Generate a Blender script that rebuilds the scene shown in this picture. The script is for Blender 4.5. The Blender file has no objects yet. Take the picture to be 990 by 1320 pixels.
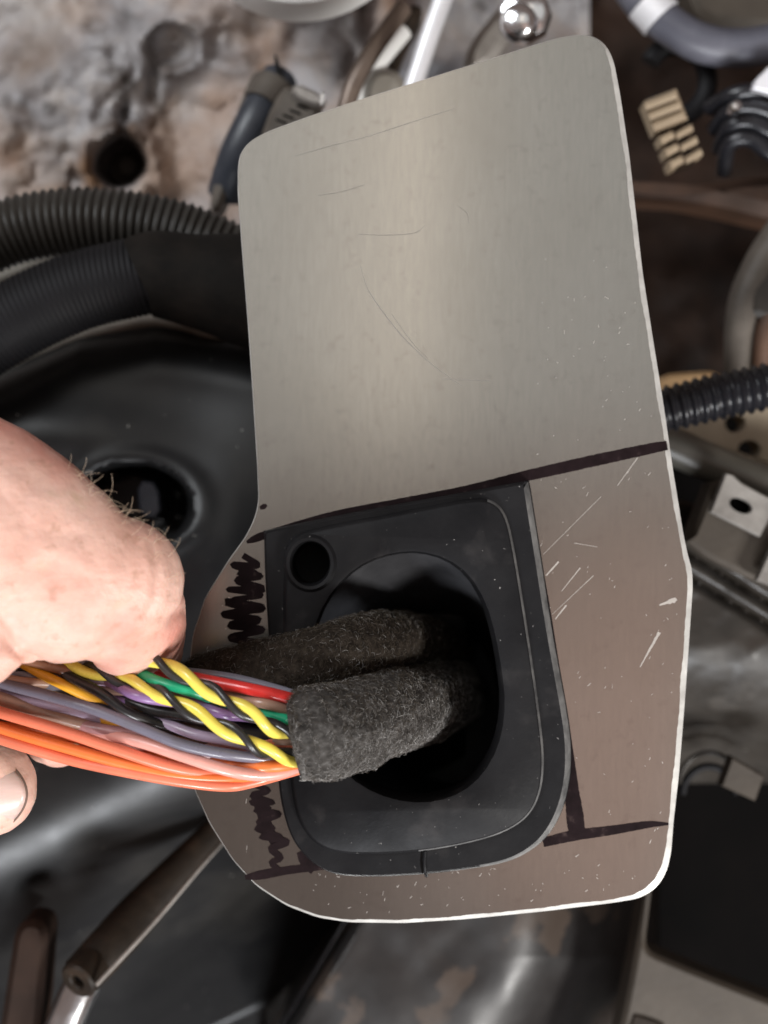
import bpy, bmesh, math, random
import numpy as np
from mathutils import Vector, Matrix
from mathutils.geometry import tessellate_polygon

random.seed(7)
RNG = np.random.default_rng(11)
scene = bpy.context.scene
C = scene.collection

# ------------------------------------------------------------------ camera, world, lamps, exposure
MM = 0.001
SC = 0.14            # millimetres per photo pixel on the plate (photo is 990 x 1320)
DIST = 250.0         # millimetres from lens to plate
cam_d = bpy.data.cameras.new('camera')
cam = bpy.data.objects.new('camera', cam_d)
C.objects.link(cam)
cam.location = (0, 0, DIST * MM)
cam_d.sensor_fit = 'HORIZONTAL'
cam_d.sensor_width = 36
cam_d.lens = 36 * DIST / (990 * SC)
cam_d.clip_start = 0.01
cam_d.clip_end = 20
cam_d.dof.use_dof = True
cam_d.dof.focus_distance = (DIST - 13) * MM
cam_d.dof.aperture_fstop = 16
scene.camera = cam

world = bpy.data.worlds.new('World')
scene.world = world
world.use_nodes = True
bg = world.node_tree.nodes['Background']
bg.inputs['Color'].default_value = (0.28, 0.215, 0.19, 1)
bg.inputs['Strength'].default_value = 0.60

def lamp(name, loc, target, sx, sy, watts, col):
    d = bpy.data.lights.new(name, 'AREA')
    d.shape = 'RECTANGLE'
    d.size, d.size_y = sx, sy
    d.energy = watts
    d.color = col
    o = bpy.data.objects.new(name, d)
    C.objects.link(o)
    o.location = loc
    o.rotation_euler = (Vector(target) - Vector(loc)).to_track_quat('-Z', 'Y').to_euler()
    return o
lamp('key_lamp', (0.66, -0.68, 0.60), (0, 0, 0), 0.22, 0.22, 12, (1.0, 0.98, 0.95))
lamp('side_fill', (-0.75, 0.55, 0.85), (-0.05, 0.05, 0), 0.5, 0.5, 12.0, (0.93, 0.97, 1.0))  # added fill from the upper left, brightens block and hand
lamp('streak_fill', (-0.05, -0.95, 0.58), (0, 0, 0), 0.34, 0.2, 10.5, (0.93, 0.96, 1.0))  # no door modelled; added to put the pale streak on the cover
lamp('ceiling_lamp', (0.0, 0.36, 1.25), (0, 0.05, 0), 1.2, 0.62, 1.15, (0.95, 1.0, 0.98))
lamp('bounce_fill', (0.24, -0.22, 1.0), (0.04, -0.04, 0), 0.36, 0.36, 0.20, (1.0, 0.68, 0.57))  # added pink panel, gives the warm reflection on the lower plate
lamp('tube_lamp', (0.008, 0.30, 1.10), (0, 0.05, 0), 0.05, 0.46, 0.14, (1.0, 0.84, 0.66))

vs = scene.view_settings
scene.display_settings.display_device = 'sRGB'
vs.view_transform = 'Standard'
vs.look = 'None'
vs.exposure = 0.0
vs.gamma = 1.0
vs.use_curve_mapping = False

# ------------------------------------------------------------------ helpers
def P(px, py, z=0.0):
    """a point seen at photo pixel (px, py) whose height above the plate is z mm"""
    s = (DIST - z) / DIST * SC * MM
    return Vector(((px - 495) * s, (660 - py) * s, z * MM))

def pxmm(z=0.0):
    return (DIST - z) / DIST * SC

def tags(o, label=None, cat=None, group=None, kind=None):
    if label: o['label'] = label
    if cat: o['category'] = cat
    if group: o['group'] = group
    if kind: o['kind'] = kind
    return o

def thing(name, loc, label, cat, group=None):
    o = bpy.data.objects.new(name, None)
    o.empty_display_size = 0.005
    C.objects.link(o)
    o.location = loc
    return tags(o, label, cat, group)

def build(name, verts, faces, mat, parent=None, smooth=40, **kw):
    me = bpy.data.meshes.new(name)
    V = np.array([tuple(v) for v in verts], dtype=np.float64)
    if parent is not None:
        org = np.array(world_loc(parent))
    else:
        org = (V.min(0) + V.max(0)) / 2
    me.from_pydata((V - org).tolist(), [], [list(f) for f in faces])
    me.validate()
    bm = bmesh.new(); bm.from_mesh(me)
    bmesh.ops.recalc_face_normals(bm, faces=bm.faces)
    bm.to_mesh(me); bm.free()
    if smooth:
        me.shade_smooth()
        me.set_sharp_from_angle(angle=math.radians(smooth))
    mats = mat if isinstance(mat, (list, tuple)) else [mat]
    for m in mats: me.materials.append(m)
    o = bpy.data.objects.new(name, me)
    C.objects.link(o)
    if parent is not None:
        o.parent = parent
    else:
        o.location = org
    return tags(o, **kw)

def world_loc(o):
    v = Vector((0, 0, 0))
    while o is not None:
        v += o.location
        o = o.parent
    return v

def chaikin(pts, it=2, closed=True):
    pts = [Vector(p) for p in pts]
    for _ in range(it):
        out = []
        n = len(pts)
        for i in range(n if closed else n - 1):
            a, b = pts[i], pts[(i + 1) % n]
            out += [a * .75 + b * .25, a * .25 + b * .75]
        if not closed:
            out = [pts[0]] + out + [pts[-1]]
        pts = out
    return pts

def catmull(pts, step):
    """resample an open path of tuples (any dimension) with a Catmull-Rom curve"""
    A = np.array(pts, dtype=float)
    A = np.vstack([2 * A[0] - A[1], A, 2 * A[-1] - A[-2]])
    out = []
    for i in range(1, len(A) - 2):
        p0, p1, p2, p3 = A[i - 1], A[i], A[i + 1], A[i + 2]
        n = max(2, int(np.linalg.norm((p2 - p1)[:3]) / step))
        for k in range(n):
            t = k / n
            out.append(.5 * (2 * p1 + (p2 - p0) * t + (2 * p0 - 5 * p1 + 4 * p2 - p3) * t * t + (3 * p1 - p0 - 3 * p2 + p3) * t ** 3))
    out.append(A[-2])
    return np.array(out)

def offset2(loop, d):
    """loop: list of 2D vectors, positive d moves inward; d may be a function of the outward normal"""
    n = len(loop)
    area = sum(loop[i].x * loop[(i + 1) % n].y - loop[(i + 1) % n].x * loop[i].y for i in range(n))
    sg = 1 if area > 0 else -1
    out = []
    for i in range(n):
        e = (loop[(i + 1) % n] - loop[i - 1])
        nrm = Vector((e.y, -e.x)) * sg
        if nrm.length < 1e-12: nrm = Vector((0, 1))
        nrm.normalize()
        dd = d(nrm) if callable(d) else d
        out.append(loop[i] - nrm * dd)
    return out

def mm2(loop, z):
    s = pxmm(z)
    return [Vector(((p[0] - 495) * s, (660 - p[1]) * s)) for p in loop]

def slab(name, outline, ztop, thick, mat, parent=None, bev=0.4, it=2, holes=(), edge_mat=None, smooth=35, bevz=None, **kw):
    """an extruded plate with a chamfered rim (all in mm); holes are pixel loops cut right through"""
    L = chaikin([(p[0], p[1]) for p in outline], it) if it else [Vector(p) for p in outline]
    L = mm2(L, ztop)
    H = [mm2([Vector(p) for p in h], ztop) for h in holes]
    bz = bevz if bevz is not None else (bev if not callable(bev) else 0.5)
    top = offset2(L, bev)
    verts, faces, mi = [], [], []
    def ring(loop, z):
        b = len(verts)
        verts.extend([Vector((p.x, p.y, z)) * MM for p in loop])
        return b
    n = len(L)
    a = ring(top, ztop); b = ring(L, ztop - bz); c = ring(L, ztop - thick)
    for i in range(n):
        j = (i + 1) % n
        faces.append((a + i, a + j, b + j, b + i)); mi.append(1)
        faces.append((b + i, b + j, c + j, c + i)); mi.append(1)
    ht, hb = [], []
    for h in H:
        t = ring(h, ztop); u = ring(h, ztop - thick)
        ht.append(t); hb.append(u)
        m = len(h)
        for i in range(m):
            j = (i + 1) % m
            faces.append((t + i, t + j, u + j, u + i)); mi.append(1)
    for outer, base, hbase in ((top, a, ht), (L, c, hb)):
        polys = [[Vector((p.x, p.y, 0)) for p in outer]] + [[Vector((p.x, p.y, 0)) for p in h] for h in H]
        idx = list(range(base, base + n))
        for h, q in zip(H, hbase): idx += list(range(q, q + len(h)))
        for t in tessellate_polygon(polys):
            faces.append(tuple(idx[k] for k in t)); mi.append(0)
    o = build(name, verts, faces, [mat, edge_mat or mat], parent, smooth, **kw)
    me = o.data
    if len(me.polygons) == len(mi):
        me.polygons.foreach_set('material_index', mi)
    return o

def frames(pts):
    T = np.gradient(pts, axis=0)
    T /= np.linalg.norm(T, axis=1)[:, None] + 1e-12
    N = np.zeros_like(T)
    ref = np.array([0, 0, 1.0])
    if abs(T[0] @ ref) > .95: ref = np.array([0, 1.0, 0])
    v = ref - T[0] * (T[0] @ ref)
    N[0] = v / np.linalg.norm(v)
    for i in range(1, len(T)):
        v = N[i - 1] - T[i] * (N[i - 1] @ T[i])
        N[i] = v / (np.linalg.norm(v) + 1e-12)
    B = np.cross(T, N)
    return T, N, B

def sweep(pts, rad, seg=14, flat=1.0, cap='flat'):
    """pts in metres, rad in metres (array); returns verts, faces"""
    pts = np.array(pts, float); rad = np.broadcast_to(np.array(rad, float), (len(pts),)).copy()
    if cap == 'round':
        T, _, _ = frames(pts)
        k = 7
        th = np.linspace(math.pi / 2, 0.12, k)[1:]
        e = np.array([pts[-1] + T[-1] * rad[-1] * math.cos(t) for t in th])
        s = np.array([pts[0] - T[0] * rad[0] * math.cos(t) for t in th])[::-1]
        re = np.array([rad[-1] * math.sin(t) for t in th]); rs = np.array([rad[0] * math.sin(t) for t in th])[::-1]
        pts = np.vstack([s, pts, e]); rad = np.concatenate([rs, rad, re])
    T, N, B = frames(pts)
    a = np.linspace(0, 2 * math.pi, seg, endpoint=False)
    V = pts[:, None, :] + rad[:, None, None] * (np.cos(a)[None, :, None] * N[:, None, :] * flat + np.sin(a)[None, :, None] * B[:, None, :])
    n = len(pts)
    verts = V.reshape(-1, 3)
    faces = []
    for i in range(n - 1):
        for j in range(seg):
            k = (j + 1) % seg
            faces.append((i * seg + j, i * seg + k, (i + 1) * seg + k, (i + 1) * seg + j))
    faces.append(tuple(range(seg))[::-1])
    faces.append(tuple(range((n - 1) * seg, n * seg)))
    return verts, faces

def path3(path, step=6):
    """path of (px, py, z[, r px]) -> metres, plus radius in metres if given"""
    A = catmull(path, step)
    pts = np.array([P(*a[:3]) for a in A])
    if A.shape[1] > 3:
        return pts, np.array([a[3] * pxmm(a[2]) * MM for a in A])
    return pts, None

def tube(name, path, mat, parent=None, r=10, seg=16, step=6, flat=1.0, cap='flat', **kw):
    pts, rad = path3(path, step)
    if rad is None:
        rad = np.array([r * pxmm(np.interp(i, np.linspace(0, len(pts), len(path)), [p[2] for p in path])) * MM for i in range(len(pts))])
    v, f = sweep(pts, rad, seg, flat, cap)
    return build(name, v, f, mat, parent, 50, **kw)

def corrugated(name, path, mat, parent=None, r=40, pitch=10, depth=.12, seg=28, sharp=1.0, **kw):
    pts, _ = path3(path, 4)
    d = np.concatenate([[0], np.cumsum(np.linalg.norm(np.diff(pts, axis=0), axis=1))])
    zavg = sum(p[2] for p in path) / len(path)
    pm = pitch * pxmm(zavg) * MM
    n = int(d[-1] / pm * 8)
    u = np.linspace(0, d[-1], n)
    pts = np.stack([np.interp(u, d, pts[:, k]) for k in range(3)], 1)
    for k in range(3):   # soften the resampled path
        pts[1:-1, k] = (pts[:-2, k] + 2 * pts[1:-1, k] + pts[2:, k]) / 4
    w = (.5 + .5 * np.cos(u / pm * 2 * math.pi))
    w = w ** sharp
    rr = r * pxmm(zavg) * MM * (1 - depth * w)
    v, f = sweep(pts, rr, seg)
    return build(name, v, f, mat, parent, 60, **kw)

def ss(a, b, x):
    t = np.clip((x - a) / (b - a), 0, 1)
    return t * t * (3 - 2 * t)

def vnoise(x, y, seed=0):
    r = np.random.default_rng(seed).random((256, 256))
    xi = np.floor(x).astype(int); yi = np.floor(y).astype(int)
    fx = x - xi; fy = y - yi
    fx = fx * fx * (3 - 2 * fx); fy = fy * fy * (3 - 2 * fy)
    g = lambda i, j: r[i % 256, j % 256]
    return (g(xi, yi) * (1 - fx) + g(xi + 1, yi) * fx) * (1 - fy) + (g(xi, yi + 1) * (1 - fx) + g(xi + 1, yi + 1) * fx) * fy

def fbm(x, y, oct=4, seed=0):
    s, a, t = 0, 1, 0
    for o in range(oct):
        s = s + a * vnoise(x * 2 ** o + 17 * o, y * 2 ** o + 31 * o, seed + o); t += a; a *= .5
    return s / t - .5

def sheet(name, x0, x1, y0, y1, step, zf, mat, parent=None, skirt=25, **kw):
    """a moulded or cast surface with real relief, closed by a skirt round its rim"""
    xs = np.arange(x0, x1 + .1, step); ys = np.arange(y0, y1 + .1, step)
    X, Y = np.meshgrid(xs, ys)
    Z = zf(X, Y)
    s = (DIST - Z) / DIST * SC * MM
    V = np.stack([(X - 495) * s, (660 - Y) * s, Z * MM], -1).reshape(-1, 3)
    h, w = X.shape
    ii = np.arange(h * w).reshape(h, w)
    faces = np.stack([ii[:-1, :-1], ii[1:, :-1], ii[1:, 1:], ii[:-1, 1:]], -1).reshape(-1, 4).tolist()
    rim = list(ii[0, :]) + list(ii[1:, -1]) + list(ii[-1, -2::-1]) + list(ii[-2:0:-1, 0])
    base = h * w
    low = V[rim] - np.array([0, 0, skirt * MM])
    V = np.vstack([V, low])
    m = len(rim)
    for k in range(m):
        j = (k + 1) % m
        faces.append((int(rim[k]), int(rim[j]), base + j, base + k))
    faces.append(tuple(range(base, base + m)))
    return build(name, V, faces, mat, parent, 50, **kw)

def ellipse(cx, cy, rx, ry, n=40, rot=0):
    c, s = math.cos(rot), math.sin(rot)
    return [(cx + rx * math.cos(t) * c - ry * math.sin(t) * s, cy + rx * math.cos(t) * s + ry * math.sin(t) * c)
            for t in [2 * math.pi * k / n for k in range(n)]]

def lathe(name, centre, prof, mat, parent=None, seg=40, axis=(0, 0, 1), **kw):
    """prof: (radius mm, height mm) pairs turned round an axis"""
    c = P(*centre)
    q = Vector((0, 0, 1)).rotation_difference(Vector(axis)).to_matrix()
    verts, faces = [], []
    for r, h in prof:
        for k in range(seg):
            t = 2 * math.pi * k / seg
            verts.append(c + q @ Vector((r * math.cos(t), r * math.sin(t), h)) * MM)
    for i in range(len(prof) - 1):
        for k in range(seg):
            j = (k + 1) % seg
            faces.append((i * seg + k, i * seg + j, (i + 1) * seg + j, (i + 1) * seg + k))
    faces.append(tuple(range(seg)))
    faces.append(tuple(range((len(prof) - 1) * seg, len(prof) * seg)))
    return build(name, verts, faces, mat, parent, 35, **kw)

# ------------------------------------------------------------------ materials
def mat(name, cols, scale=60, detail=5, rough=.5, rvar=.0, metal=0.0, bump=0.0, bscale=400, bdist=.0004,
        stretch=None, spec=.5, coat=0.0, sss=0.0, contrast=None, specks=None, rdetail=4, rscale=None, distortion=0.0, sheen=0.0, dust=None):
    m = bpy.data.materials.new(name)
    m.use_nodes = True
    nt = m.node_tree
    N, Lk = nt.nodes, nt.links
    b = N['Principled BSDF']
    tc = N.new('ShaderNodeTexCoord')
    mp = N.new('ShaderNodeMapping')
    Lk.new(tc.outputs['Object'], mp.inputs['Vector'])
    if stretch: mp.inputs['Scale'].default_value = stretch
    b.inputs['Metallic'].default_value = metal
    b.inputs['Specular IOR Level'].default_value = spec
    b.inputs['Coat Weight'].default_value = coat
    b.inputs['Coat Roughness'].default_value = .15
    if sheen:
        b.inputs['Sheen Weight'].default_value = sheen
    if sss:
        b.inputs['Subsurface Weight'].default_value = sss
        b.inputs['Subsurface Radius'].default_value = (.0035, .0014, .0008)
        b.inputs['Subsurface Scale'].default_value = 1.0
    nz = N.new('ShaderNodeTexNoise')
    nz.inputs['Scale'].default_value = scale
    nz.inputs['Detail'].default_value = detail
    nz.inputs['Roughness'].default_value = .62
    nz.inputs['Distortion'].default_value = distortion
    Lk.new(mp.outputs['Vector'], nz.inputs['Vector'])
    if len(cols) == 1:
        cols = [(0.3, tuple(c * .88 for c in cols[0])), (0.7, tuple(c * 1.12 for c in cols[0]))]
    cr = N.new('ShaderNodeValToRGB')
    el = cr.color_ramp.elements
    while len(el) < len(cols): el.new(.5)
    for e, (p, c) in zip(el, cols):
        e.position = p; e.color = (*c, 1)
    Lk.new(nz.outputs['Fac'], cr.inputs['Fac'])
    col = cr.outputs['Color']
    def overlay(col, c2, sc, lo, hi, det=2):
        v = N.new('ShaderNodeTexNoise'); v.inputs['Scale'].default_value = sc; v.inputs['Detail'].default_value = det
        Lk.new(tc.outputs['Object'], v.inputs['Vector'])
        mr = N.new('ShaderNodeMapRange'); mr.inputs['From Min'].default_value = lo; mr.inputs['From Max'].default_value = hi
        Lk.new(v.outputs['Fac'], mr.inputs['Value'])
        mx = N.new('ShaderNodeMix'); mx.data_type = 'RGBA'
        Lk.new(mr.outputs['Result'], mx.inputs['Factor'])
        Lk.new(col, mx.inputs['A']); mx.inputs['B'].default_value = (*c2, 1)
        return mx.outputs['Result'], mr.outputs['Result']
    for sp in (specks or []):
        col, _ = overlay(col, *sp)
    Lk.new(col, b.inputs['Base Color'])
    if rvar:
        r2 = N.new('ShaderNodeTexNoise'); r2.inputs['Scale'].default_value = rscale or scale * 1.7; r2.inputs['Detail'].default_value = rdetail
        Lk.new(mp.outputs['Vector'], r2.inputs['Vector'])
        mr = N.new('ShaderNodeMapRange')
        mr.inputs['From Min'].default_value = .3; mr.inputs['From Max'].default_value = .7
        mr.inputs['To Min'].default_value = max(.02, rough - rvar); mr.inputs['To Max'].default_value = min(1, rough + rvar)
        Lk.new(r2.outputs['Fac'], mr.inputs['Value'])
        Lk.new(mr.outputs['Result'], b.inputs['Roughness'])
    else:
        b.inputs['Roughness'].default_value = rough
    if bump:
        bz = N.new('ShaderNodeTexNoise'); bz.inputs['Scale'].default_value = bscale; bz.inputs['Detail'].default_value = 6
        Lk.new(mp.outputs['Vector'], bz.inputs['Vector'])
        bp = N.new('ShaderNodeBump'); bp.inputs['Strength'].default_value = bump; bp.inputs['Distance'].default_value = bdist
        Lk.new(bz.outputs['Fac'], bp.inputs['Height'])
        Lk.new(bp.outputs['Normal'], b.inputs['Normal'])
    return m

M = {}
M['alu'] = mat('brushed_aluminium', [(.2, (.405, .394, .370)), (.8, (.448, .436, .410))], scale=420, detail=3, rough=.215, rvar=.03, rdetail=1, rscale=9, metal=1, stretch=(3.5, .5, 1),
               specks=[((.35, .33, .30), 22, .48, .95, 6), ((.36, .34, .32), 500, .58, .9, 3)])
M['alu_edge'] = mat('filed_aluminium_edge', [(.3, (.45, .435, .41)), (.7, (.66, .645, .61))], scale=260, rough=.5, metal=.35, bump=.3, bscale=900, bdist=.0001)
M['scratch'] = mat('bright_scratch', [(.62, .59, .55)], rough=.4, metal=.75)
M['scratch_dark'] = mat('dark_scratch', [(.25, .23, .205)], scale=300, rough=.5, metal=.4)
M['ink'] = mat('marker_ink', [(.3, (.007, .0035, .004)), (.62, (.013, .007, .008)), (.82, (.07, .048, .044))], scale=420, rough=.6, rvar=.1, spec=.08)
M['rubber'] = mat('black_rubber', [(.3, (.0055, .0055, .0065)), (.75, (.013, .0125, .0135))], scale=90, rough=.50, rvar=.08, spec=.16, bump=.35, bscale=900, bdist=.0001,
                  specks=[((.035, .032, .032), 130, .6, .85, 6), ((.22, .21, .2), 1300, .73, .78, 2)])
M['rubber_lit'] = mat('lit_rubber_edge', [(.3, (.045, .045, .046)), (.55, (.13, .128, .126)), (.8, (.22, .215, .21))], scale=260, rough=.6, bump=.4, bscale=900, bdist=.0001)  # pale copy of the rubber, carries the painted rim highlight
M['rubber_in'] = mat('black_rubber_inside', [(.3, (.022, .022, .025)), (.7, (.042, .042, .046))], scale=150, rough=.6, bump=.35, bscale=700, bdist=.0001)
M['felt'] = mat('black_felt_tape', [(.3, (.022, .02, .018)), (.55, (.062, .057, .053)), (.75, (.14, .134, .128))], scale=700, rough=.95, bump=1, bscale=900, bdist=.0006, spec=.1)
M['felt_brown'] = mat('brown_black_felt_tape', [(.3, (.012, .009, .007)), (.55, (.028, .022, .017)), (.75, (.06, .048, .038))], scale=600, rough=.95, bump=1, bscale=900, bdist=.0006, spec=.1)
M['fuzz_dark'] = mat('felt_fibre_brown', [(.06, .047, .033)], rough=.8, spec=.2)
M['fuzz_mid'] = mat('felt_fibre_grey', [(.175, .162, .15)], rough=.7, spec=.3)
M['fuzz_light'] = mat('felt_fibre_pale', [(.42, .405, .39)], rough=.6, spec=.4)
M['skin'] = mat('skin', [(.25, (.60, .32, .25)), (.5, (.71, .44, .355)), (.75, (.77, .52, .43))], scale=75, detail=8, rough=.5, rvar=.09, sss=.2, bump=.55, bscale=950, bdist=.0003,
                specks=[((.58, .18, .13), 55, .5, .80, 5), ((.42, .22, .15), 420, .60, .85, 3), ((.58, .39, .26), 160, .60, .82, 4)])
M['nail'] = mat('fingernail', [(.3, (.60, .40, .345)), (.7, (.68, .48, .425))], scale=120, rough=.33, sss=.2, bump=.2, bscale=200, bdist=.0001, stretch=(1, 8, 1))
M['nail_dirt'] = mat('dirt_under_nail', [(.16, .10, .075)], rough=.8)
M['hair'] = mat('finger_hair', [(.50, .38, .27)], rough=.35)
def wirem(n, c, **k):
    lo = tuple(x * .86 for x in c)
    return mat(n, [(.3, lo), (.7, c)], scale=160, rough=.30, rvar=.10, spec=.5, bump=.15, bscale=300, bdist=.00012, specks=[((.10, .085, .07), 130, .58, .95, 5)], **k)
W = dict(
    red=wirem('red_insulation', (.66, .035, .03)), yellow=wirem('yellow_insulation', (.84, .68, .11)), black=wirem('black_insulation', (.028, .026, .026)),
    green=wirem('green_insulation', (.02, .40, .20)), tan=wirem('tan_insulation', (.36, .22, .16)), purple=wirem('purple_insulation', (.26, .15, .32)),
    lilac=wirem('lilac_insulation', (.40, .31, .42)), amber=wirem('amber_insulation', (.82, .40, .03)), slate=wirem('slate_insulation', (.15, .14, .18)),
    grey=wirem('grey_insulation', (.22, .22, .27)), pink=wirem('pink_insulation', (.78, .36, .30)), orange=wirem('orange_insulation', (.84, .19, .045)),
    salmon=wirem('salmon_insulation', (.80, .20, .11)), brown=wirem('brown_insulation', (.20, .085, .045)), mint=wirem('mint_insulation', (.32, .58, .36)),
    mauve=wirem('mauve_insulation', (.46, .24, .24)))
M['cover'] = mat('black_plastic', [(.3, (.008, .008, .0088)), (.7, (.015, .0148, .0148))], scale=60, rough=.36, rvar=.05, spec=.36, bump=.2, bscale=1200, bdist=.00006,
                 specks=[((.035, .032, .028), 25, .55, .8, 5), ((.25, .24, .22), 900, .76, .8, 2)])
M['pan'] = mat('dark_painted_pan', [(.3, (.012, .011, .011)), (.7, (.026, .023, .022))], scale=50, rough=.40, rvar=.08, bump=.25, bscale=300, bdist=.0002,
               specks=[((.055, .040, .031), 62, .56, .60, 7)])
M['cast'] = mat('dirty_cast_metal', [(.22, (.08, .068, .062)), (.34, (.23, .22, .225)), (.48, (.37, .355, .36)), (.58, (.45, .41, .385)), (.74, (.48, .36, .29))],
                scale=42, detail=9, rough=.62, rvar=.1, metal=.0, bump=.8, bscale=130, bdist=.0016, distortion=.6,
                specks=[((.035, .027, .022), 60, .57, .68, 7), ((.36, .23, .155), 26, .47, .72, 5), ((.20, .09, .04), 48, .66, .84, 5), ((.30, .32, .36), 21, .56, .72, 4)])
M['hose'] = mat('black_hose', [(.3, (.022, .020, .017)), (.7, (.040, .036, .031))], scale=80, rough=.45, rvar=.08, bump=.2, bscale=500, bdist=.0001)
M['hose_dark'] = mat('dull_black_hose', [(.3, (.004, .004, .005)), (.7, (.008, .0075, .009))], scale=80, rough=.6, spec=.25)
M['hose_gloss'] = mat('glossy_black_hose', [(.012, .012, .015)], scale=80, rough=.28, rvar=.05)
M['tape'] = mat('black_cloth_tape', [(.3, (.004, .0035, .003)), (.7, (.014, .011, .009))], scale=120, rough=.8, bump=.5, bscale=500, bdist=.0003, spec=.15)
M['beige'] = mat('pale_dusty_metal', [(.3, (.22, .20, .17)), (.7, (.42, .39, .34))], scale=70, rough=.6, bump=.3, bscale=200)
M['cream'] = mat('cream_cast_alloy', [(.3, (.38, .32, .23)), (.7, (.55, .47, .36))], scale=60, rough=.55, bump=.3, bscale=250)
M['tanm'] = mat('tan_painted_metal', [(.3, (.40, .25, .12)), (.7, (.52, .34, .18))], scale=60, rough=.5)
M['white'] = mat('white_plastic', [(.3, (.84, .84, .82)), (.7, (.9, .9, .88))], scale=60, rough=.4)
M['chrome'] = mat('bright_plated_steel', [(.3, (.72, .73, .75)), (.7, (.88, .88, .90))], scale=120, rough=.18, rvar=.08, metal=1, bump=.2, bscale=300, bdist=.0003)
M['rod'] = mat('bright_aluminium_tube', [(.3, (.74, .74, .77)), (.7, (.85, .85, .88))], scale=120, rough=.42, metal=.35)
M['steel'] = mat('dull_steel', [(.3, (.26, .24, .22)), (.7, (.42, .39, .36))], scale=150, rough=.5, metal=.5, bump=.3, bscale=400)
M['clip'] = mat('zinc_clip_steel', [(.3, (.20, .185, .17)), (.7, (.36, .34, .315))], scale=140, rough=.5, metal=.35, bump=.4, bscale=350, bdist=.0003)
M['rust'] = mat('rusty_brown_steel', [(.25, (.008, .006, .005)), (.5, (.022, .015, .010)), (.75, (.065, .04, .026))], scale=80, rough=.55, rvar=.1, bump=.4, bscale=300, spec=.2)
M['rust_bright'] = mat('orange_brown_steel', [(.25, (.02, .012, .009)), (.7, (.12, .062, .037))], scale=34, rough=.6, bump=.3, bscale=200)
M['brownpl'] = mat('dark_brown_plastic', [(.3, (.020, .017, .014)), (.7, (.042, .036, .030))], scale=60, rough=.40, rvar=.1, bump=.25, bscale=500, bdist=.0001,
                   specks=[((.13, .115, .10), 45, .60, .85, 6), ((.3, .28, .25), 900, .75, .8, 2)])
M['khaki'] = mat('dusty_brown_panel', [(.25, (.038, .029, .021)), (.75, (.075, .060, .045))], scale=70, rough=.6, bump=.3, bscale=300)
M['olive'] = mat('grey_olive_tube', [(.3, (.10, .095, .08)), (.7, (.15, .14, .118))], scale=60, rough=.35, rvar=.06)
M['dark'] = mat('void_black', [(.3, (.0015, .0014, .0014)), (.7, (.004, .003, .0028))], scale=30, rough=.8, spec=.06)  # near black in place of shade in deep gaps, slots and bores
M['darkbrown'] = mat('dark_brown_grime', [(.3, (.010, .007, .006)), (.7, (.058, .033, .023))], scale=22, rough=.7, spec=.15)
M['connector'] = mat('tan_nylon', [(.3, (.27, .20, .13)), (.7, (.36, .28, .19))], scale=120, rough=.5)
M['bluehose'] = mat('grey_blue_rubber', [(.3, (.060, .062, .08)), (.7, (.13, .13, .155))], scale=45, rough=.38, rvar=.08)
M['copper'] = mat('brown_metal_pipe', [(.3, (.11, .08, .065)), (.7, (.22, .165, .13))], scale=80, rough=.4, metal=.3)
M['bluegrey'] = mat('blue_black_band', [(.3, (.025, .03, .04)), (.7, (.055, .06, .075))], scale=80, rough=.4)
M['gbrown'] = mat('grey_brown_strip', [(.3, (.06, .05, .042)), (.7, (.15, .13, .11))], scale=60, rough=.5, spec=.3)

# ------------------------------------------------------------------ setting: floor and walls of the engine bay
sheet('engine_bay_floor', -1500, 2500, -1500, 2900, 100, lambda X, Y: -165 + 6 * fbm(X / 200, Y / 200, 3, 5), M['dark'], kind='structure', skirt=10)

# ------------------------------------------------------------------ large background bodies
def z_cast(X, Y):
    z = -92 + 22 * fbm(X / 150, Y / 150, 5, 3) + 5 * fbm(X / 36, Y / 36, 4, 9) - 1.6 * np.clip(.06 - np.abs(fbm(X / 70 + .3 * Y / 70, Y / 90, 4, 19)), 0, 1) / .06 * ss(-.1, .2, fbm(X / 160, Y / 160, 2, 29))
    z = z + 10 * np.exp(-(((X - 90) / 120) ** 2 + ((Y - 90) / 90) ** 2))
    q = np.hypot((X - 155) / 38, (Y - 210) / 34) * (1 + .5 * fbm(X / 26, Y / 26, 3, 77))
    z = z + 7 * np.exp(-((q - 1.25) / .35) ** 2) - 24 * (1 - ss(.75, 1.0, q))
    q = np.hypot((X - 222) / 40, (Y - 60) / 34)
    z = z + 3 * np.exp(-((q - 1.) / .3) ** 2) - 5 * (1 - ss(.4, 1.0, q))
    q = np.abs((X - 200) + (Y - 80) * .12) / 9
    z = z - 5 * np.exp(-q ** 2) * ss(60, 90, Y) * (1 - ss(120, 150, Y))
    z = z - 8 * np.exp(-(((X - 160) / 8) ** 2)) * ss(120, 150, Y) * (1 - ss(180, 200, Y))
    z = z - 26 * ss(430, 560, X)
    return z
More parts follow.
